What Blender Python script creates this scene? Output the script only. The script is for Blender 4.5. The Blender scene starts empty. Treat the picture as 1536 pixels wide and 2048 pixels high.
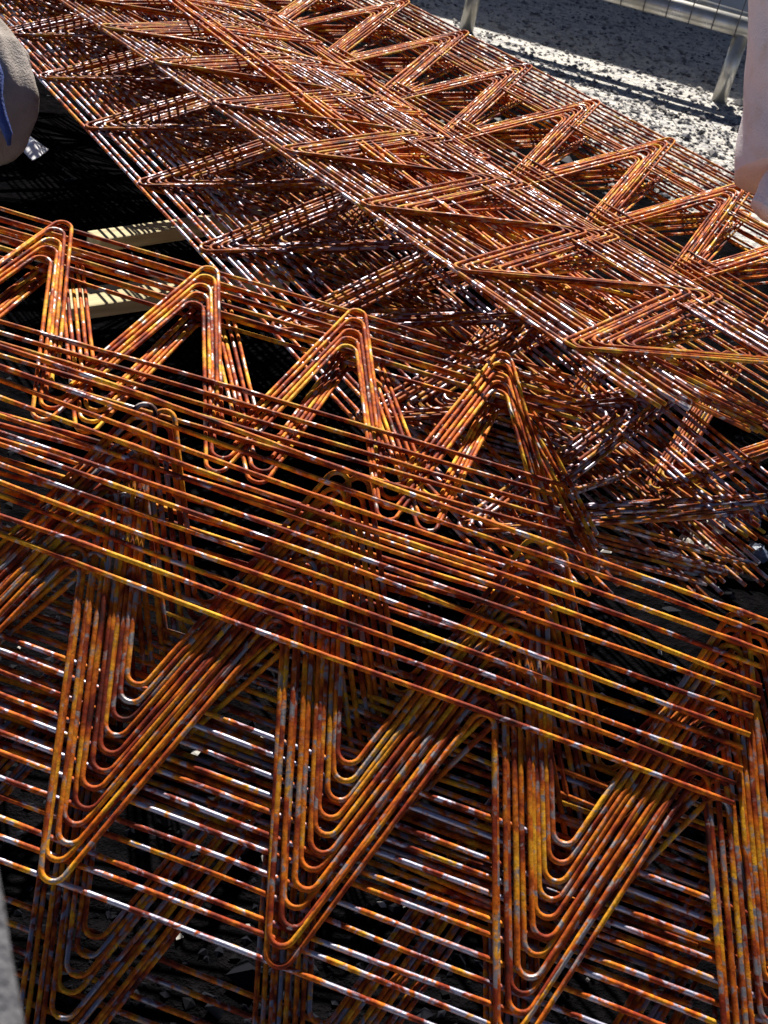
import bpy, math, random
import numpy as np
from mathutils import Vector, Matrix, Euler
random.seed(4); RNG = np.random.RandomState(4)

# ------------------------------------------------------------------ camera
CAM_H = 0.98
PX, PY, FPX = 1536.0, 2048.0, 2400.0
UPC = np.array([0.19, -0.81, -0.555]); UPC /= np.linalg.norm(UPC)      # world up seen from the camera (x right, y down, z ahead)
FWD = np.array([0, 0, 1.0]) - UPC * UPC[2]; FWD /= np.linalg.norm(FWD)
RGT = np.cross(FWD, UPC)
M3 = np.array([RGT, FWD, UPC])                                            # camera axes -> world x, y, z
C0 = np.array([0, 0, CAM_H])
def c2w(p): return M3 @ np.asarray(p, float) + C0
def d2w(v): return M3 @ np.asarray(v, float)
def ray(px, py): return d2w(((px - PX / 2) / FPX, (py - PY / 2) / FPX, 1.0))
def at(px, py, z=0.0):
    r = ray(px, py); return C0 + r * (z - C0[2]) / r[2]
def at_depth(px, py, Z): return C0 + ray(px, py) * Z

S = bpy.context.scene
COL = S.collection
cam = bpy.data.cameras.new('camera'); camo = bpy.data.objects.new('camera', cam); COL.objects.link(camo)
R = Matrix(((M3[0][0], -M3[0][1], -M3[0][2]), (M3[1][0], -M3[1][1], -M3[1][2]), (M3[2][0], -M3[2][1], -M3[2][2])))
camo.matrix_world = Matrix.Translation(C0.tolist()) @ R.to_4x4()
cam.sensor_fit = 'VERTICAL'; cam.sensor_height = 36.0; cam.lens = FPX / PY * 36.0
cam.clip_start = 0.02; cam.clip_end = 400
cam.dof.use_dof = True; cam.dof.focus_distance = 1.45; cam.dof.aperture_fstop = 22
S.camera = camo

# ------------------------------------------------------------------ light
SUN_AZ, SUN_EL = math.radians(-9), math.radians(42)     # azimuth measured from the view direction, negative = left
sd = np.array([math.sin(SUN_AZ) * math.cos(SUN_EL), math.cos(SUN_AZ) * math.cos(SUN_EL), math.sin(SUN_EL)])
W = bpy.data.worlds.new('World'); S.world = W; W.use_nodes = True
wn = W.node_tree.nodes; wl = W.node_tree.links
sky = wn.new('ShaderNodeTexSky'); sky.sky_type = 'NISHITA'; sky.sun_disc = False
sky.air_density = .3; sky.dust_density = .2; sky.ozone_density = 2.0; sky.sun_elevation = SUN_EL; sky.sun_rotation = SUN_AZ
bg = wn['Background']; bg.inputs['Strength'].default_value = 0.05
wl.new(sky.outputs[0], bg.inputs['Color'])
sun = bpy.data.lights.new('sun', 'SUN'); sun.energy = 5.0; sun.angle = math.radians(0.5); sun.color = (1.0, 0.94, 0.85)
suno = bpy.data.objects.new('sun', sun); COL.objects.link(suno)
suno.rotation_euler = Vector(sd.tolist()).to_track_quat('Z', 'Y').to_euler()
S.view_settings.view_transform = 'Standard'; S.view_settings.look = 'None'
S.view_settings.exposure = 1.05; S.view_settings.gamma = 1.0; S.view_settings.use_curve_mapping = False

# ------------------------------------------------------------------ helpers
def mesh(name, V, F, mat, parent=None, loc=None, smooth=True):
    V = np.asarray(V, float)
    if loc is None: loc = np.zeros(3)
    m = bpy.data.meshes.new(name); m.from_pydata((V - loc).tolist(), [], [list(map(int, f)) for f in F] if not isinstance(F, np.ndarray) else F.tolist())
    m.materials.append(mat)
    if smooth: m.polygons.foreach_set('use_smooth', [True] * len(m.polygons))
    m.update()
    o = bpy.data.objects.new(name, m); COL.objects.link(o)
    if parent is not None: o.parent = parent
    else: o.location = loc
    return o
def tag(o, label=None, cat=None, group=None, kind=None):
    if label: o['label'] = label
    if cat: o['category'] = cat
    if group: o['group'] = group
    if kind: o['kind'] = kind
    return o
def empty(name, loc, label, cat, group=None):
    o = bpy.data.objects.new(name, None); o.empty_display_size = .05; o.location = [float(c) for c in loc]; COL.objects.link(o)
    return tag(o, label, cat, group)
def tube(P, rad, seg=8, ref=None, cap=True):
    """rings along polyline P (n,3); rad scalar or (n,)"""
    P = np.asarray(P, float); n = len(P)
    T = np.empty_like(P); T[1:-1] = P[2:] - P[:-2]; T[0] = P[1] - P[0]; T[-1] = P[-1] - P[-2]
    T /= np.linalg.norm(T, axis=1)[:, None]
    if ref is None: ref = np.array([0, 0, 1.0]) if abs(T[0][2]) < .9 else np.array([1.0, 0, 0])
    N = np.cross(T, ref); N /= np.linalg.norm(N, axis=1)[:, None]; B = np.cross(N, T)
    th = np.arange(seg) * 2 * math.pi / seg
    r = np.broadcast_to(np.asarray(rad, float), (n,))[:, None, None]
    V = P[:, None, :] + r * (np.cos(th)[None, :, None] * N[:, None, :] + np.sin(th)[None, :, None] * B[:, None, :])
    V = V.reshape(-1, 3)
    i = np.arange(n - 1)[:, None] * seg; j = np.arange(seg)[None, :]; j2 = (j + 1) % seg
    F = np.stack([i + j, i + j2, i + seg + j2, i + seg + j], -1).reshape(-1, 4)
    F = F.tolist()
    if cap: F += [list(range(seg))[::-1], [(n - 1) * seg + q for q in range(seg)]]
    return V, F
def join(parts):
    V = []; F = []; o = 0
    for v, f in parts:
        V.append(np.asarray(v)); F += [[q + o for q in ff] for ff in f]; o += len(v)
    return np.concatenate(V), F
def box(c, ax, ay, az, hx, hy, hz):
    """oriented box; ax, ay, az unit axes"""
    c = np.asarray(c, float); V = []
    for sx in (-1, 1):
        for sy in (-1, 1):
            for sz in (-1, 1): V.append(c + ax * hx * sx + ay * hy * sy + az * hz * sz)
    F = [[0, 1, 3, 2], [4, 6, 7, 5], [0, 4, 5, 1], [2, 3, 7, 6], [0, 2, 6, 4], [1, 5, 7, 3]]
    return np.array(V), F

# ------------------------------------------------------------------ materials
def newmat(name):
    m = bpy.data.materials.new(name); m.use_nodes = True
    return m, m.node_tree.nodes, m.node_tree.links, m.node_tree.nodes['Principled BSDF']
def noise(n, l, scale, detail=4, rough=.6, coord='Object', vec=None):
    t = n.new('ShaderNodeTexNoise'); t.inputs['Scale'].default_value = scale; t.inputs['Detail'].default_value = detail; t.inputs['Roughness'].default_value = rough
    if vec is None:
        tc = n.new('ShaderNodeTexCoord'); vec = tc.outputs[coord]
    l.new(vec, t.inputs['Vector']); return t
def ramp(n, l, fac, stops):
    r = n.new('ShaderNodeValToRGB'); e = r.color_ramp.elements
    while len(e) < len(stops): e.new(.5)
    for q, (p, c) in zip(e, stops): q.position = p; q.color = (*c, 1) if len(c) == 3 else c
    l.new(fac, r.inputs[0]); return r
def rust(name, steel=.5, bright=1.0, gold=.5, seed=0.0, scale=46, smetal=(.36, .37, .46), red=1.0):
    """mottled rust over bare grey steel; steel = share of bare metal"""
    m, n, l, b = newmat(name)
    geo = n.new('ShaderNodeNewGeometry'); oi = n.new('ShaderNodeObjectInfo')
    add = n.new('ShaderNodeVectorMath'); add.operation = 'ADD'
    mul = n.new('ShaderNodeVectorMath'); mul.operation = 'SCALE'; mul.inputs[3].default_value = 7.0
    cmb = n.new('ShaderNodeCombineXYZ'); l.new(oi.outputs['Random'], cmb.inputs[0]); l.new(oi.outputs['Random'], cmb.inputs[2]); cmb.inputs[1].default_value = seed
    l.new(cmb.outputs[0], mul.inputs[0]); l.new(geo.outputs['Position'], add.inputs[0]); l.new(mul.outputs[0], add.inputs[1])
    n1 = noise(n, l, scale, 3, .65, vec=add.outputs[0])       # patches about two centimetres long
    n2 = noise(n, l, 170, 4, .7, vec=add.outputs[0])       # fine speckle
    n3 = noise(n, l, 6, 2, .5, vec=add.outputs[0])
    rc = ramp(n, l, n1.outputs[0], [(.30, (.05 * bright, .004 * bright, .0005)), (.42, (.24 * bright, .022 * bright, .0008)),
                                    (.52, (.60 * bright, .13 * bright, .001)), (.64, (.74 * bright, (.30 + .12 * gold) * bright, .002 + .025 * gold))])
    sp = ramp(n, l, n2.outputs[0], [(.35, (.35, .3, .3)), (.6, (1, 1, 1))])
    mx = n.new('ShaderNodeMixRGB'); mx.blend_type = 'MULTIPLY'; mx.inputs[0].default_value = .8
    l.new(rc.outputs[0], mx.inputs[1]); l.new(sp.outputs[0], mx.inputs[2])
    # bare steel where the second noise is low
    s1 = n.new('ShaderNodeMath'); s1.operation = 'MULTIPLY_ADD'; s1.inputs[1].default_value = .35; l.new(n3.outputs[0], s1.inputs[0])
    n4 = noise(n, l, 60, 3, .6, vec=mul.outputs[0] if False else add.outputs[0]); n4.inputs['Distortion'].default_value = .6
    l.new(n4.outputs[0], s1.inputs[2])
    t0 = .66 + (.5 - steel) * .32
    st = ramp(n, l, s1.outputs[0], [(t0, (0, 0, 0)), (min(.98, t0 + .10), (1, 1, 1))])
    mc = n.new('ShaderNodeMixRGB'); l.new(st.outputs[0], mc.inputs[0]); l.new(mx.outputs[0], mc.inputs[1]); mc.inputs[2].default_value = (*smetal, 1)
    l.new(mc.outputs[0], b.inputs['Base Color'])
    me = n.new('ShaderNodeMath'); me.operation = 'MULTIPLY'; me.inputs[1].default_value = .75; l.new(st.outputs[0], me.inputs[0]); l.new(me.outputs[0], b.inputs['Metallic'])
    ro = n.new('ShaderNodeMapRange'); l.new(st.outputs[0], ro.inputs[0]); ro.inputs[3].default_value = .7; ro.inputs[4].default_value = .5
    l.new(ro.outputs[0], b.inputs['Roughness']); b.inputs['Specular IOR Level'].default_value = .22
    bp = n.new('ShaderNodeBump'); bp.inputs['Strength'].default_value = .5; bp.inputs['Distance'].default_value = .0012
    l.new(n2.outputs[0], bp.inputs['Height']); l.new(bp.outputs[0], b.inputs['Normal'])
    return m
RUST_LEG = rust('rust_legs', .30, 1.0, .35, 1.0, 15, (.30, .27, .27))
RUST_FRONT = rust('rust_orange', .20, 1.15, .5, 1.5, 24)
RUST_GOLD = rust('rust_gold', .24, 1.25, 1.1, 2.0, 22, (.42, .38, .36))
RUST_STEEL = rust('rust_half_bare_steel', .50, 1.1, .6, 3.0, 30, (.36, .36, .46))
RUST_MAUVE = rust('rust_mauve_steel', .40, .72, .5, 3.5, 26, (.40, .36, .42))
RUST_SHADED = rust('rust_steel_shaded', .40, .8, .3, 6.0, 34, (.20, .20, .25))  # darker copy for the lowest stack: the front stack's shade put into the colour
RUST_BROWN = rust('rust_brown', .20, .85, 1.0, 4.0, 24, (.36, .32, .32))

# ------------------------------------------------------------------ lattice girders
PITCH0 = .2; WR = .00225; CR = .00245; BR = .011
def fillet(P, i0, r, k=5):
    return P
def zig(o, u, v, i0, i1, PITCH, jit):
    """zigzag wire in the plane (u, v): nodes on the o-line at whole steps, on the o+v line at half steps"""
    nodes = []
    j = math.ceil(i0 * 2 - 1e-6)
    H = np.linalg.norm(v); vh = v / H
    while j <= i1 * 2 + 1e-6:
        i = j / 2
        q = o + u * (PITCH * i)
        if (j % 2 == 0): nodes.append(q)
        else: nodes.append(q + v)
        j += 1
    nodes = [q + RNG.normal(0, jit, 3) for q in nodes]
    pts = [nodes[0]]
    for a, b, c in zip(nodes[:-2], nodes[1:-1], nodes[2:]):
        d1 = (a - b); L1 = np.linalg.norm(d1); d1 /= L1
        d2 = (c - b); L2 = np.linalg.norm(d2); d2 /= L2
        h = math.acos(max(-1, min(1, float(d1 @ d2)))) / 2
        t = BR / math.tan(h)                                  # tangent length
        # keep the bend touching the chord line: push the corner outwards
        bis = (d1 + d2); bis /= np.linalg.norm(bis)
        over = BR / math.sin(h) - BR
        b2 = b - bis * over
        d1 = a - b2; d1 /= np.linalg.norm(d1); d2 = c - b2; d2 /= np.linalg.norm(d2)
        h = math.acos(max(-1, min(1, float(d1 @ d2)))) / 2
        t = BR / math.tan(h)
        cen = b2 + bis * BR / math.sin(h)
        p1 = b2 + d1 * t; p2 = b2 + d2 * t
        last = pts[-1]
        for s in (.33, .66): pts.append(last + (p1 - last) * s + RNG.normal(0, jit * .35, 3))
        e1 = p1 - cen; e2 = p2 - cen
        n1 = e1 / np.linalg.norm(e1); 
        ang = math.acos(max(-1, min(1, float((e1 @ e2) / np.linalg.norm(e1) / np.linalg.norm(e2)))))
        K = 7
        for s in range(K + 1):
            f = s / K
            if ang > 1e-3: e = (math.sin((1 - f) * ang) * e1 + math.sin(f * ang) * e2) / math.sin(ang)
            else: e = e1
            pts.append(cen + e)
    pts.append(nodes[-1])
    return np.array(pts)
def chord(o, u, i0, i1, wav, n_, nodes=(), lump=1.22, PITCH=.2):
    L = (i1 - i0) * PITCH; m = max(8, int(L / .02))
    s = np.linspace(i0, i1, m + 1)
    ph = RNG.uniform(0, 6, 4); fr = RNG.uniform(.5, 1.6, 4)
    w1 = wav * (np.sin(s * fr[0] + ph[0]) + .5 * np.sin(s * 2.3 * fr[1] + ph[1])); w2 = wav * (np.sin(s * fr[2] + ph[2]) + .5 * np.sin(s * 2.1 * fr[3] + ph[3]))
    x = np.cross(u, n_); x /= np.linalg.norm(x)
    P = o + u * (PITCH * s)[:, None] + x * w1[:, None] + n_ * (w2 * .6)[:, None]
    r = CR * (1 + RNG.uniform(-.05, .05, len(s)))
    for q in nodes:
        r *= 1 + (lump - 1) * np.exp(-((s - q) * PITCH / .008) ** 2)
    return P, r
ORD = ['first', 'second', 'third', 'fourth', 'fifth', 'sixth', 'seventh', 'eighth', 'ninth', 'tenth', 'eleventh', 'twelfth']
def stack(T, u, w, a, v2, H, d, ph, apex, K, zi, ci, mats, labels, group, jit=.0007, wav=.0011, k0=0, chord_off=0.0, apex_over=True,
          face2=True, tip_end=None, flip=False, dshift=(0, 0, 0), seg=8, drift=None, apex_end=None, sway=.0025, size=1.0, wr=WR):
    PITCH = PITCH0 * size; H *= size; d *= size; v2 = np.array(v2) * size; T = np.array(T) * size
    T = c2w(T) + np.array(dshift); u, w, a, v2 = d2w(u), d2w(w), d2w(a), d2w(v2)
    n = np.cross(u, w); n /= np.linalg.norm(n)
    tocam = C0 - T; n = n if n @ tocam > 0 else -n                      # n: the side of the top face
    out = []
    for k in range(K):
        kk = k + k0
        o = T + a * d * kk + u * RNG.normal(0, sway) + w * RNG.normal(0, .0008)
        if drift is not None: o = o + np.array(drift) * kk
        e0, e1 = zi; c0_, c1_ = ci
        e1k = e1
        c1k = c1_ + RNG.uniform(-.12, .06)
        uu = u + w * RNG.normal(0, .0012) + n * RNG.normal(0, .0012)
        if apex == 1: P0, base1 = o + w * H, o                          # apex line, first base line
        else: P0, base1 = o, o + w * H
        base2 = P0 + v2 + uu * ph * PITCH
        mid = o + u * PITCH * 2
        root = empty('lattice_girder', mid, labels[k], 'lattice girder', group)
        parts = []
        z1 = zig(o, uu, w * H, e0, e1k, PITCH, jit)
        V, F = tube(z1, wr, seg, n); parts.append(('zigzag_wire', V, F, mats[0]))
        if face2:
            # second zigzag shares the apex line
            if apex == 1: z2 = zig(P0 + v2 + uu * ph * PITCH, uu, -v2, e0, e1k, PITCH, jit)
            else: z2 = zig(P0 + uu * ph * PITCH, uu, v2, e0, e1k, PITCH, jit)
            nn = np.cross(u, v2); nn /= np.linalg.norm(nn)
            V, F = tube(z2, wr, seg, nn); parts.append(('zigzag_wire', V, F, mats[0]))
        sh = CR + WR
        wdir = w if apex == 1 else -w                                    # from base towards apex
        nodesA = [q + .5 for q in range(int(e0) - 1, int(e1) + 1)] if apex == 1 else list(range(int(e0), int(e1) + 1))
        nodesB = list(range(int(e0), int(e1) + 1)) if apex == 1 else [q + .5 for q in range(int(e0) - 1, int(e1) + 1)]
        ax = P0 + (n * sh if apex_over else -n * sh) - wdir * chord_off
        ce = c1k if apex_end is None else apex_end(kk)
        Pc, r = chord(ax, uu, c0_, ce, wav, n, nodesA, 1.3, PITCH)
        V, F = tube(Pc, r, seg); parts.append(('top_chord', V, F, mats[1]))
        Pc, r = chord(base1 - n * sh + wdir * WR * 1.5, uu, c0_, c1k, wav * .8, n, nodesB, 1.15, PITCH)
        V, F = tube(Pc, r, seg); parts.append(('bottom_chord', V, F, mats[-1]))
        if face2:
            n2 = np.cross(u, v2); n2 /= np.linalg.norm(n2); n2 = n2 if n2 @ n > 0 else -n2
            Pc, r = chord(base2 + n2 * sh * .9, uu, c0_, c1k, wav * 1.6, n, nodesB, 1.15, PITCH)
            V, F = tube(Pc, r, seg); parts.append(('bottom_chord', V, F, mats[0]))
        for nm, V, F, m in parts: mesh(nm, V, F, m, root, mid)
        out.append(root)
    return out

FIT = {
    'A': dict(T=(-0.2793,0.3081,0.9946), u=(0.9403,0.3349,-0.0615), w=(0.3316,-0.8597,0.3884), a=(0.3373,-0.8916,0.3020), v2=(-0.0555,0.1512,-0.0446), H=0.2649, d=0.0162, ph=0.103, apex=1),
    'B': dict(T=(-0.4116,-0.3764,1.5680), u=(0.9590,0.2819,0.0279), w=(-0.1930,0.7223,-0.6641), a=(-0.1836,0.6935,-0.6967), v2=(0.0108,-0.1823,0.1943), H=0.2688, d=0.0192, ph=0.249, apex=1),
    'C': dict(T=(-0.6576,-0.8171,2.0420), u=(0.5228,0.5951,-0.6104), w=(0.8447,-0.2651,0.4651), a=(0.8281,-0.1847,0.5292), v2=(0.2137,-0.0197,0.1638), H=0.2725, d=0.0137, ph=0.000, apex=0),
    'C2': dict(T=(-0.4841,-0.8332,2.0535), u=(0.5687,0.5418,-0.6189), w=(0.7932,-0.1620,0.5871), a=(0.7688,-0.0825,0.6342), v2=(0.1935,0.0116,0.1879), H=0.2740, d=0.0152, ph=0.000, apex=0),
    'C3': dict(T=(-0.3367,-0.8855,2.1837), u=(0.5065,0.5725,-0.6447), w=(0.8049,-0.0459,0.5916), a=(0.7962,-0.0236,0.6046), v2=(0.1906,0.0416,0.1866), H=0.2703, d=0.0164, ph=0.000, apex=0),
    'D4': dict(T=(-0.3057,-1.0671,2.6962), u=(0.6549,0.5643,-0.5026), w=(0.7556,-0.4949,0.4291), a=(0.7549,-0.4585,0.4689), v2=(0.1995,-0.0918,0.1566), H=0.2754, d=0.0133, ph=0.063, apex=0),
}
def lab(fmt, K, alt=None):
    r = []
    for k in range(K):
        r.append(fmt % (ORD[k]))
    return r
_w = np.array(FIT['A']['w']); _a = _w + (np.array(FIT['A']['a']) - _w) * -.03; FIT['A']['a'] = tuple(_a / np.linalg.norm(_a))
fa = dict(FIT['A'])
for _k, _b in (('C', .100), ('C2', .088), ('C3', .075)):
    _f = FIT[_k]; _w = np.array(_f['w']); _n = np.cross(_f['u'], _w); _n /= np.linalg.norm(_n); _n = _n if _n[2] > 0 else -_n
    _f['v2'] = tuple(_w * math.sqrt(.27 ** 2 - _b ** 2) + _n * _b)
stack(**fa, wr=.0026, K=12, zi=(-2, 3.5), ci=(-2.2, 3.9), mats=(RUST_LEG, RUST_FRONT, RUST_STEEL),
      labels=lab('%s orange girder of the front stack, counting up from its outermost V tips', 12), group='girders nested in the front stack',
      apex_end=lambda k: 2.66 if k < 9 else 3.8, wav=.0022)
# the stack below the front one, in its shade
E = dict(FIT['A']); kA = 9
pE = np.array([(185 - 768) / 2400, (1878 - 1024) / 2400, 1.0]) * 1.0
E['T'] = tuple(pE - np.array(E['a']) * E['d'] * 9)
E['v2'] = (-.0906, .2257, -.1034)
stack(**E, K=10, zi=(-1, 3), ci=(-1.2, 2.45), mats=(RUST_SHADED, RUST_SHADED),
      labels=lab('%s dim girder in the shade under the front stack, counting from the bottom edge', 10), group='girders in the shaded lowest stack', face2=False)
fb = dict(FIT['B'])
stack(**fb, size=.90, K=5, zi=(-2, 3.5), ci=(-2.2, 3.58), mats=(RUST_GOLD, RUST_BROWN),
      labels=lab('%s golden girder of the middle left stack, counting down from its rounded peaks', 5), group='girders in the middle left stack', chord_off=.05)
# loose straight bars lying between the middle left stack and the front stack
_u, _w2, _a2 = d2w(fb['u']), d2w(fb['w']), d2w(fb['a'])
_T = c2w(np.array(fb['T']) * .90); _n = np.cross(_u, _w2); _n = _n if _n @ (C0 - _T) > 0 else -_n
for k in range(6):
    o = _T + _w2 * fb['H'] * .9 + _a2 * fb['d'] * .9 * (4.4 + k * 1.15) + _n * .004
    uu = _u + _w2 * RNG.normal(0, .006) + _n * RNG.normal(0, .004); uu /= np.linalg.norm(uu)
    P, r = chord(o, uu, -2.4, 3.1 + RNG.uniform(-.3, .3), .004, _n)
    V, F = tube(P, r, 8); lc = P[len(P) // 2]
    tag(mesh('steel_bar', V, F, RUST_FRONT, loc=lc), '%s loose orange bar below the middle left stack, counting towards the front stack' % ORD[k], 'steel bar', 'loose bars between the stacks')
stack(**FIT['C'], size=1.07, K=10, zi=(-3, 7.5), ci=(-3, 7.62), mats=(RUST_MAUVE, RUST_STEEL),
      labels=lab('%s silvery girder of the long lower stack, counting from the edge over the timber', 10), group='girders in the long lower stack', apex_over=False)
stack(**FIT['C2'], K=9, zi=(-3, 6.5), ci=(-3, 6.66), mats=(RUST_BROWN, RUST_MAUVE),
      labels=lab('%s rusty girder of the upper middle stack, counting from its edge above the dark gap', 9), group='girders in the upper middle stack', apex_over=False)
stack(**FIT['C3'], K=4, zi=(-3, 6), ci=(-3, 5.7), mats=(RUST_GOLD, RUST_FRONT),
      labels=lab('%s loose orange girder lying crooked on the upper middle stack, counting from the left', 4), group='loose girders on the upper middle stack', sway=.006, wav=.003)
stack(**FIT['D4'], K=10, zi=(-3, 9.5), ci=(-3, 9.6), mats=(RUST_GOLD, RUST_BROWN),
      labels=lab('%s golden brown girder of the far stack, counting towards the steel barrier', 10), group='girders in the far stack')
fd = dict(FIT['D4']); _w, _a, _T = np.array(fd['w']), np.array(fd['a']), np.array(fd['T'])
_n = np.cross(fd['u'], _w); _n = _n if _n[2] > 0 else -_n                # away from the camera
fd['T'] = tuple(_T - _a * fd['d'] * 1.2); fd['w'] = tuple(-_w); fd['a'] = tuple(-_a * .98 + _n * .10)
fd['v2'] = tuple(-_w * .262 + _n * .065); fd['ph'] = -.05
stack(**fd, K=8, zi=(-3, 8), ci=(-3, 8.3), mats=(RUST_BROWN, RUST_BROWN),
      labels=lab('%s girder in the long bright band of bars left of the far stack', 8), group='girders in the bright band', wav=.002)

# ------------------------------------------------------------------ ground
def ground_mat():
    m, n, l, b = newmat('gravel_concrete')
    tc = n.new('ShaderNodeTexCoord')
    v = n.new('ShaderNodeTexVoronoi'); v.inputs['Scale'].default_value = 42; l.new(tc.outputs['Object'], v.inputs['Vector'])
    n1 = noise(n, l, 5, 5, .6); n2 = noise(n, l, 90, 4, .7)
    c1 = ramp(n, l, n1.outputs[0], [(.3, (.50, .48, .45)), (.7, (.64, .62, .57))])
    c2 = ramp(n, l, v.outputs['Color'], [(.1, (.45, .47, .55)), (.6, (1, .98, .95))])
    mx = n.new('ShaderNodeMixRGB'); mx.blend_type = 'MULTIPLY'; mx.inputs[0].default_value = .85; l.new(c1.outputs[0], mx.inputs[1]); l.new(c2.outputs[0], mx.inputs[2])
    c3 = ramp(n, l, n2.outputs[0], [(.36, (.12, .12, .13)), (.47, (1, 1, 1))])
    mx2 = n.new('ShaderNodeMixRGB'); mx2.blend_type = 'MULTIPLY'; mx2.inputs[0].default_value = .8; l.new(mx.outputs[0], mx2.inputs[1]); l.new(c3.outputs[0], mx2.inputs[2])
    l.new(mx2.outputs[0], b.inputs['Base Color']); b.inputs['Roughness'].default_value = .85
    bp = n.new('ShaderNodeBump'); bp.inputs['Distance'].default_value = .01; bp.inputs['Strength'].default_value = .9
    ad = n.new('ShaderNodeMath'); ad.operation = 'ADD'; l.new(v.outputs['Distance'], ad.inputs[0]); l.new(n2.outputs[0], ad.inputs[1])
    l.new(ad.outputs[0], bp.inputs['Height']); l.new(bp.outputs[0], b.inputs['Normal'])
    return m
GM = ground_mat()
V = []; F = []
tag(mesh('ground', [(-60, -60, 0), (60, -60, 0), (60, 60, 0), (-60, 60, 0)], [[0, 1, 2, 3]], GM, smooth=False), kind='structure')
pile_shade, n, l, b = newmat('painted_pile_shade')  # near-black ground colour paints the dense shade under the pile
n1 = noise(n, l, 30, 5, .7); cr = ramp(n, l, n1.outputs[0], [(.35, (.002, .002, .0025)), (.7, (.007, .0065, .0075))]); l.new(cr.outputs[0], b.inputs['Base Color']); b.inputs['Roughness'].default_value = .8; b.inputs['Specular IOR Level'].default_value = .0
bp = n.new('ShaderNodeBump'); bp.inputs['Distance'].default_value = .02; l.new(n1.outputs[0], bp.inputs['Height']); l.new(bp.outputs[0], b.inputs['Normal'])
# painted shade patch below the pile: outline on the ground
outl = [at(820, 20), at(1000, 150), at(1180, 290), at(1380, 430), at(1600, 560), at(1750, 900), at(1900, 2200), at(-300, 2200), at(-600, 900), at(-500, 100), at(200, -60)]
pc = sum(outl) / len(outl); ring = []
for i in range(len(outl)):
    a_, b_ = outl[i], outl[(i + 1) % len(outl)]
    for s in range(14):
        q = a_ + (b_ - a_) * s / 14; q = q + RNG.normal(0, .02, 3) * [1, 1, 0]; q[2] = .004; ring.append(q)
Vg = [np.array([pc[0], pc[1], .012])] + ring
tag(mesh('painted_shade_patch', Vg, [[0, 1 + i, 1 + (i + 1) % len(ring)] for i in range(len(ring))], pile_shade, smooth=False), kind='structure')
# gravel chips
def chips(name, N, region, size, mat, zb=.0):
    parts = []
    base = np.array([(1, 0, 0), (-1, 0, 0), (0, 1, 0), (0, -1, 0), (0, 0, .6), (0, 0, -.6)])
    FF = [[0, 2, 4], [2, 1, 4], [1, 3, 4], [3, 0, 4], [2, 0, 5], [1, 2, 5], [3, 1, 5], [0, 3, 5]]
    Vs = []; Fs = []; o = 0
    for _ in range(N):
        p = region()
        s = size * math.exp(RNG.normal(0, .45)); A = np.array(Euler(RNG.uniform(0, 6, 3)).to_matrix())
        A2 = np.array(Euler((RNG.uniform(-.4, .4), RNG.uniform(-.4, .4), RNG.uniform(0, 6))).to_matrix())
        v = (base * RNG.uniform(.6, 1.3, (6, 1)) * s * [1, RNG.uniform(.6, 1), .7]) @ A2.T + p + [0, 0, zb + s * .25]
        Vs.append(v); Fs += [[q + o for q in f] for f in FF]; o += 6
    return mesh(name, np.concatenate(Vs), Fs, mat, smooth=False)
def stone_mat(name, c0, c1):
    m, n, l, b = newmat(name)
    g = n.new('ShaderNodeNewGeometry'); r = ramp(n, l, g.outputs['Random Per Island'], [(0, c0), (1, c1)]); l.new(r.outputs[0], b.inputs['Base Color']); b.inputs['Specular IOR Level'].default_value = .05; b.inputs['Roughness'].default_value = .75
    return m
SM = stone_mat('grey_stone', (.09, .09, .11), (.42, .40, .37)); DM = stone_mat('shade_painted_stone', (.002, .002, .003), (.010, .011, .016)); PM = stone_mat('pale_stone', (.35, .33, .30), (.6, .58, .53))  # second stone is near-black: the pile's shade put into its colour
def reg_px(x0, y0, x1, y1):
    def f(): return at(RNG.uniform(x0, x1), RNG.uniform(y0, y1))
    return f
tag(chips('gravel', 9000, reg_px(700, -40, 1600, 420), .007, SM), 'loose grey gravel chippings on the ground beside the steel barrier', 'gravel', kind='stuff')
tag(chips('shade_painted_gravel', 2500, reg_px(-50, 150, 1600, 2100), .005, DM, .004), 'gravel on the ground under the steel pile, its shade painted into the colour', 'gravel', kind='stuff')
tag(chips('pale_stones', 110, reg_px(-50, 150, 1600, 2100), .004, PM, .006), 'pale stone chips scattered under the steel pile', 'gravel', kind='stuff')

# rubble lumps between the stacks at the right
def lump(name, c, s, mat, label, group=None, parent=None):
    N = 9; M = 7; V = []; F = []
    sc = np.array([s, s * RNG.uniform(.65, .9), s * RNG.uniform(.45, .7)]); rz = RNG.uniform(0, 6); ph = RNG.uniform(0, 6, 3)
    for i in range(M + 1):
        th = math.pi * i / M
        for j in range(N):
            f = 2 * math.pi * j / N
            r = 1 + .16 * math.sin(3 * f + ph[0]) * math.sin(2 * th + ph[1]) + RNG.uniform(-.09, .09)
            v = np.array([math.sin(th) * math.cos(f), math.sin(th) * math.sin(f), math.cos(th)]) * r * sc
            V.append((v[0] * math.cos(rz) - v[1] * math.sin(rz), v[0] * math.sin(rz) + v[1] * math.cos(rz), v[2]))
    for i in range(M):
        for j in range(N): F.append([i * N + j, i * N + (j + 1) % N, (i + 1) * N + (j + 1) % N, (i + 1) * N + j])
    return mesh(name, np.array(V) + c, F, mat, loc=np.array(c), smooth=False)
rub, n, l, b = newmat('broken_concrete'); n1 = noise(n, l, 60, 5, .7); cr = ramp(n, l, n1.outputs[0], [(.3, (.22, .20, .17)), (.65, (.55, .52, .46))]); l.new(cr.outputs[0], b.inputs['Base Color']); b.inputs['Roughness'].default_value = .9
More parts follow.
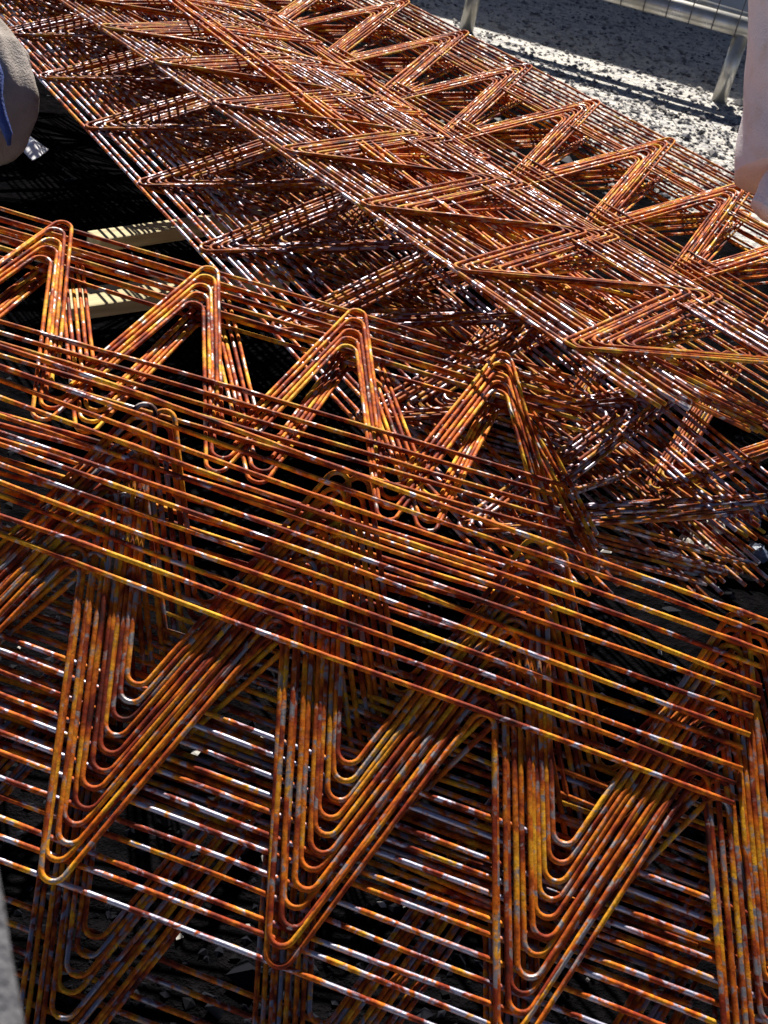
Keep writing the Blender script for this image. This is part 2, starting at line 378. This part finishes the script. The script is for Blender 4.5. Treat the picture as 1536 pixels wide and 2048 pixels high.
RUB = [(1400, 1070, .028, 'largest pale rubble lump beside the bar ends at the right'), (1432, 1052, .020, 'rubble lump touching the right side of the largest one'), (1378, 1088, .018, 'flat rubble lump just below the largest one'),
       (1418, 1098, .014, 'small rubble lump below the gap of the two largest ones'), (1365, 1128, .015, 'lone rubble chunk between two rusty bars at the right'), (1385, 1140, .013, 'lowest rubble chunk in the row between the rusty bars'), (1436, 1085, .016, 'brownish rubble lump with a rust stain')]
for x, y, s, lb in RUB:
    c = at(x, y, .02 + s * .3); tag(lump('rubble_lump', c, s, rub, lb), lb, 'rubble', 'rubble lumps by the bar ends')
slate, n, l, b = newmat('blue_grey_stone'); b.inputs['Base Color'].default_value = (.10, .13, .19, 1); b.inputs['Roughness'].default_value = .5
for x, y, s, lb in [(1514, 1022, .020, 'blue grey stone nearest the far bar ends at the right edge'), (1515, 1105, .019, 'flat blue grey stone at the right edge beside the crossing bars'), (1472, 1040, .016, 'rounded dark blue stone right of the pale rubble'), (1505, 1045, .015, 'dim blue stone between two larger blue stones')]:
    c = at(x, y, .02); tag(lump('blue_stone', c, s, slate, lb), lb, 'stone', 'blue grey stones at the right edge')

# ------------------------------------------------------------------ timber bearers under the stacks
wood, n, l, b = newmat('pale_timber')
tc = n.new('ShaderNodeTexCoord'); mp = n.new('ShaderNodeMapping'); mp.inputs['Scale'].default_value = (2, 30, 30); l.new(tc.outputs['Object'], mp.inputs[0])
n1 = noise(n, l, 3, 5, .6, vec=mp.outputs[0]); cr = ramp(n, l, n1.outputs[0], [(.3, (.30, .24, .11)), (.7, (.56, .48, .26))]); l.new(cr.outputs[0], b.inputs['Base Color']); b.inputs['Roughness'].default_value = .8
Z3 = np.array([0, 0, 1.0])
def timber(p0, p1, wd, th, label, nboards=1):
    p0 = np.array(p0); p1 = np.array(p1); d = p1 - p0; L = np.linalg.norm(d); d /= L
    y = np.cross(Z3, d); y /= np.linalg.norm(y); z = np.cross(d, y)
    V, F = box((0, 0, 0), np.array([1., 0, 0]), np.array([0, 1., 0]), np.array([0, 0, 1.]), L / 2, wd / 2, th / 2)
    m = mesh('timber_bearer', V, F, wood, smooth=False)
    bv = m.modifiers.new('bevel', 'BEVEL'); bv.width = .003; bv.segments = 2
    m.matrix_world = Matrix(((d[0], y[0], z[0], 0), (d[1], y[1], z[1], 0), (d[2], y[2], z[2], 0), (0, 0, 0, 1)))
    m.location = ((p0 + p1) / 2).tolist()
    return tag(m, label, 'timber', 'timber bearers under the stacks')
timber(at(185, 484, .22), at(560, 430, .22), .036, .022, 'narrow pale timber batten striped by bar shadows in the gap between the stacks')
timber(at(110, 615, .16), at(560, 552, .16), .060, .022, 'broad yellowish timber board behind the rounded peaks of the middle left stack')

# ------------------------------------------------------------------ steel barrier beyond the pile
gal, n, l, b = newmat('galvanised_steel'); n1 = noise(n, l, 14, 4, .6); cr = ramp(n, l, n1.outputs[0], [(.35, (.36, .34, .28)), (.7, (.60, .60, .58))]); l.new(cr.outputs[0], b.inputs['Base Color']); b.inputs['Metallic'].default_value = .65
rr = ramp(n, l, n1.outputs[0], [(.3, (.45,) * 3), (.7, (.26,) * 3)]); l.new(rr.outputs[0], b.inputs['Roughness'])
wirem, n, l, b = newmat('mesh_wire'); b.inputs['Base Color'].default_value = (.10, .10, .11, 1); b.inputs['Metallic'].default_value = .6; b.inputs['Roughness'].default_value = .5
boardm, n, l, b = newmat('off_white_board'); n1 = noise(n, l, 3, 4, .6); cr = ramp(n, l, n1.outputs[0], [(.3, (.55, .54, .53)), (.7, (.70, .69, .68))]); l.new(cr.outputs[0], b.inputs['Base Color']); b.inputs['Roughness'].default_value = .6
pA = at(1437, 203); pB = at(932, 62)
print('posts', pA, pB, np.linalg.norm(pA - pB))
# rail runs above the two feet; its height from the photo
rl = ray(1465, 62)
bd = pA - pB; bd[2] = 0; bd /= np.linalg.norm(bd)
# point on the vertical line through pA closest to the ray
hr = None
best = 1e9
for h in np.linspace(.05, .8, 400):
    q = pA + Z3 * h; v = q - C0; t = v @ rl / (rl @ rl); e = np.linalg.norm(v - rl * t)
    if e < best: best = e; hr = h
print('rail height', hr, best)
fr = empty('barrier', (pA + pB) / 2, 'galvanised tube barrier with wire mesh standing on two feet beyond the pile', 'barrier')
fl = np.array((pA + pB) / 2)
TR = .034; hr += .02
V, F = tube([pB - bd * 1.2 + Z3 * hr, pA + bd * 1.5 + Z3 * hr], TR, 24); mesh('rail', V, F, gal, fr, fl)
for p in (pA, pB):
    V, F = tube([p, p + Z3 * (hr - TR * .8)], .027, 20); o = mesh('leg', V, F, gal, fr, fl)
V, F = tube([pA + bd * .14 + Z3 * (hr + TR), pA + bd * .14 + Z3 * 1.6], .030, 20)
mesh('upright', V, F, gal, fr, fl)
nrm = np.cross(bd, Z3)                                          # pointing back to the camera or away
nrm = nrm if nrm @ (C0 - pA) > 0 else -nrm
x = -1.6
while x < 1.5:
    c = pA + bd * x
    pts = [c + nrm * (TR + .003) + Z3 * (hr + 1.1), c + nrm * (TR + .003) + Z3 * (hr + .0)]
    for q in np.linspace(0, math.pi * .9, 8): pts.append(c + Z3 * (hr - math.sin(q) * (TR + .003)) + nrm * math.cos(q) * (TR + .003))
    V, F = tube(pts, .0022, 5, bd); mesh('mesh_wire', V, F, wirem, fr, fl)
    x += .083
for h in (.10, .26, .42, .58):
    V, F = tube([pA - bd * 1.6 + nrm * (TR + .006) + Z3 * (hr + h), pA + bd * 1.5 + nrm * (TR + .006) + Z3 * (hr + h)], .0022, 5); mesh('mesh_wire', V, F, wirem, fr, fl)
# second bar of the next barrier just behind the rail
fr2 = empty('barrier', pA - nrm * .12, 'second galvanised barrier rail lying just behind the first rail', 'barrier'); f2l = pA - nrm * .12
V, F = tube([pA - bd * .95 - nrm * .16 + Z3 * (hr + .02), pA + bd * .10 - nrm * .10 + Z3 * (hr + .005)], .028, 20); mesh('rail', V, F, gal, fr2, f2l)
V, F = tube([pA + bd * .10 - nrm * .10, pA + bd * .10 - nrm * .10 + Z3 * (hr + .005)], .022, 16); mesh('leg', V, F, gal, fr2, f2l)
# hoarding board beyond
bo = empty('hoarding_board', pA - nrm * 1.6, 'off white board standing behind the steel barrier', 'board'); bl = pA - nrm * 1.6
V, F = box(pA - nrm * 1.6 - bd * .2 + Z3 * .72, bd, nrm, Z3, 1.6, .009, .70); mesh('panel', V, F, boardm, bo, bl, smooth=False)
V, F = box(pA - nrm * 1.6 - bd * .2 + Z3 * .02, bd, nrm, Z3, 1.52, .06, .03); mesh('foot', V, F, wood, bo, bl, smooth=False)

# ------------------------------------------------------------------ sacks at the edges
def sackmat(name, c0, c1, c2):
    m, n, l, b = newmat(name); n1 = noise(n, l, 9, 5, .6); n2 = noise(n, l, 300, 2, .6)
    cr = ramp(n, l, n1.outputs[0], [(.30, c2), (.42, c0), (.7, c1)]); l.new(cr.outputs[0], b.inputs['Base Color']); b.inputs['Roughness'].default_value = .85
    bp = n.new('ShaderNodeBump'); bp.inputs['Distance'].default_value = .002; l.new(n2.outputs[0], bp.inputs['Height']); l.new(bp.outputs[0], b.inputs['Normal'])
    return m
WHITE = sackmat('white_woven_sack', (.70, .69, .72), (.76, .75, .78), (.60, .54, .48)); BEIGE = sackmat('dusty_sack', (.26, .22, .19), (.36, .32, .30), (.10, .06, .04))
BLUE = sackmat('blue_strap', (.02, .05, .22), (.03, .07, .28), (.01, .02, .07))
def cloth_tube(axis_pts, radii, name, mat, parent=None, loc=None, amp=.08, flat=1.0, seg=48, seed=0, n_=90, squash=None):
    """crumpled closed sack skin around an axis"""
    rs = np.random.RandomState(seed); A = np.array(axis_pts, float); t = np.linspace(0, len(A) - 1, n_)
    P = np.stack([np.interp(t, range(len(A)), A[:, i]) for i in range(3)], 1); Rr = np.interp(t, range(len(A)), radii)
    kern = np.ones(9) / 9
    for i in range(3): P[4:-4, i] = np.convolve(P[:, i], kern, 'valid')
    T = np.gradient(P, axis=0); T /= np.linalg.norm(T, axis=1)[:, None]
    ref = np.array([1., 0, 0]) if abs(T[0][0]) < .8 else np.array([0, 1., 0])
    N = np.cross(T, ref); N /= np.linalg.norm(N, axis=1)[:, None]; B = np.cross(T, N)
    th = np.arange(seg) * 2 * math.pi / seg
    s = np.linspace(0, 1, n_)[:, None]
    r = np.ones((n_, seg))
    for q in range(12):
        fa, fb_, p1, p2 = rs.randint(1, 6), rs.uniform(1, 14), rs.uniform(0, 6), rs.uniform(0, 6)
        r += amp / (1 + q * .25) * np.abs(np.sin(fa * th[None, :] * .5 * 2 + p1 + fb_ * s + p2)) - amp * .3 / (1 + q * .25)
    r = r * Rr[:, None]
    V = P[:, None] + r[:, :, None] * (np.cos(th)[None, :, None] * N[:, None] + np.sin(th)[None, :, None] * B[:, None] * flat)
    V = V.reshape(-1, 3); i = np.arange(n_ - 1)[:, None] * seg; j = np.arange(seg)[None, :]; j2 = (j + 1) % seg
    F = np.stack([i + j, i + j2, i + seg + j2, i + seg + j], -1).reshape(-1, 4).tolist() + [list(range(seg))[::-1], [(n_ - 1) * seg + q for q in range(seg)]]
    return mesh(name, V, F, mat, parent, loc)
# white sack, right edge
sr = at_depth(1640, 120, 1.75)
wb = empty('white_sack', at_depth(1640, 380, 1.75), 'tall white woven sack with brown stains at the right edge over the far stack', 'sack'); wbl = at_depth(1640, 380, 1.75)
cloth_tube([at_depth(1672, -200, 1.75), at_depth(1668, 0, 1.75), at_depth(1655, 200, 1.75), at_depth(1640, 360, 1.75)], [.115, .115, .115, .118], 'sack_body', WHITE, wb, wbl, amp=.02, seed=3)
cloth_tube([at_depth(1525, 425, 1.70), at_depth(1575, 375, 1.70), at_depth(1640, 395, 1.70)], [.02, .036, .05], 'sack_fold', WHITE, wb, wbl, amp=.05, seed=5, n_=50)
# dusty sack with blue strap, left edge
db = empty('dusty_sack', at_depth(-30, 250, 1.85), 'dusty crumpled sack with a blue strap hanging at the upper left edge', 'sack'); dbl = at_depth(-30, 250, 1.85)
cloth_tube([at_depth(-75, 20, 1.85), at_depth(-55, 110, 1.85), at_depth(-42, 200, 1.85), at_depth(-50, 270, 1.85), at_depth(-80, 330, 1.85)], [.03, .066, .075, .06, .02], 'sack_body', BEIGE, db, dbl, amp=.10, seed=8)
st_pts = [at_depth(-14, 110, 1.775), at_depth(-6, 150, 1.77), at_depth(-4, 190, 1.77), at_depth(2, 230, 1.77), at_depth(16, 268, 1.78), at_depth(18, 290, 1.79)]
V, F = tube(np.array(st_pts), [.006, .010, .007, .009, .007, .003], 8); mesh('strap', V, F, BLUE, db, dbl)
# blurred near posts / fabric at the bottom edge
greyf = sackmat('grey_fabric', (.09, .09, .10), (.12, .12, .13), (.07, .07, .07))
g = cloth_tube([at_depth(-125, 1380, .30), at_depth(-108, 1700, .28), at_depth(-85, 1900, .27), at_depth(-55, 2150, .26)], [.007, .0105, .0110, .0120], 'grey_sleeve', greyf, None, at_depth(-70, 1900, .33), amp=.008, seed=11)
tag(g, 'out of focus grey cloth hanging close to the lens at the lower left edge', 'cloth')

# torn white plastic scraps in the gap at the right
plas, n, l, b = newmat('white_plastic'); b.inputs['Base Color'].default_value = (.78, .78, .80, 1); b.inputs['Roughness'].default_value = .4
def scrap(pts, label, z=.03):
    P = [at(x, y, z + RNG.uniform(0, .02)) for x, y in pts]
    c = sum(P) / len(P); V = [c + Z3 * .015] + P + [p - Z3 * .002 for p in P]; N = len(P)
    F = [[0, 1 + i, 1 + (i + 1) % N] for i in range(N)] + [[1 + i, 1 + N + i, 1 + N + (i + 1) % N, 1 + (i + 1) % N] for i in range(N)] + [[1 + N + i for i in range(N)][::-1]]
    tag(mesh('plastic_scrap', V, F, plas, loc=c, smooth=False), label, 'plastic scrap')
scrap([(1340, 782), (1352, 772), (1372, 780), (1402, 798), (1385, 806), (1378, 818), (1350, 800)], 'torn white plastic piece lying in the dark gap under the girder ends', .05)
scrap([(1398, 830), (1418, 806), (1442, 815), (1436, 824), (1425, 830), (1405, 843)], 'smaller wrinkled white plastic piece right of the torn one', .05)
scrap([(38, 282), (58, 270), (85, 290), (98, 298), (80, 312), (65, 320), (45, 300)], 'crumpled white plastic piece on the ground right of the dusty sack', .03)

# twisted tie wire on the edge of the upper middle stack
t0 = c2w(np.array([(358 - 768) / 2400, (146 - 1024) / 2400, 1.0]) * 1.93)
q = np.linspace(0, 1, 60); pts = []
for s_ in q:
    pts.append(t0 + RGT * (-.004 + .030 * s_) * 1 + Z3 * (.012 + .03 * s_ + .006 * math.sin(s_ * 9)) + np.array([0, .008 * math.cos(s_ * 30), .003 * math.sin(s_ * 30)]))
V, F = tube(pts, .0011, 6); tag(mesh('tie_wire', V, F, RUST_BROWN, loc=t0), 'thin twisted tie wire sticking up from the edge of the upper middle stack', 'tie wire')
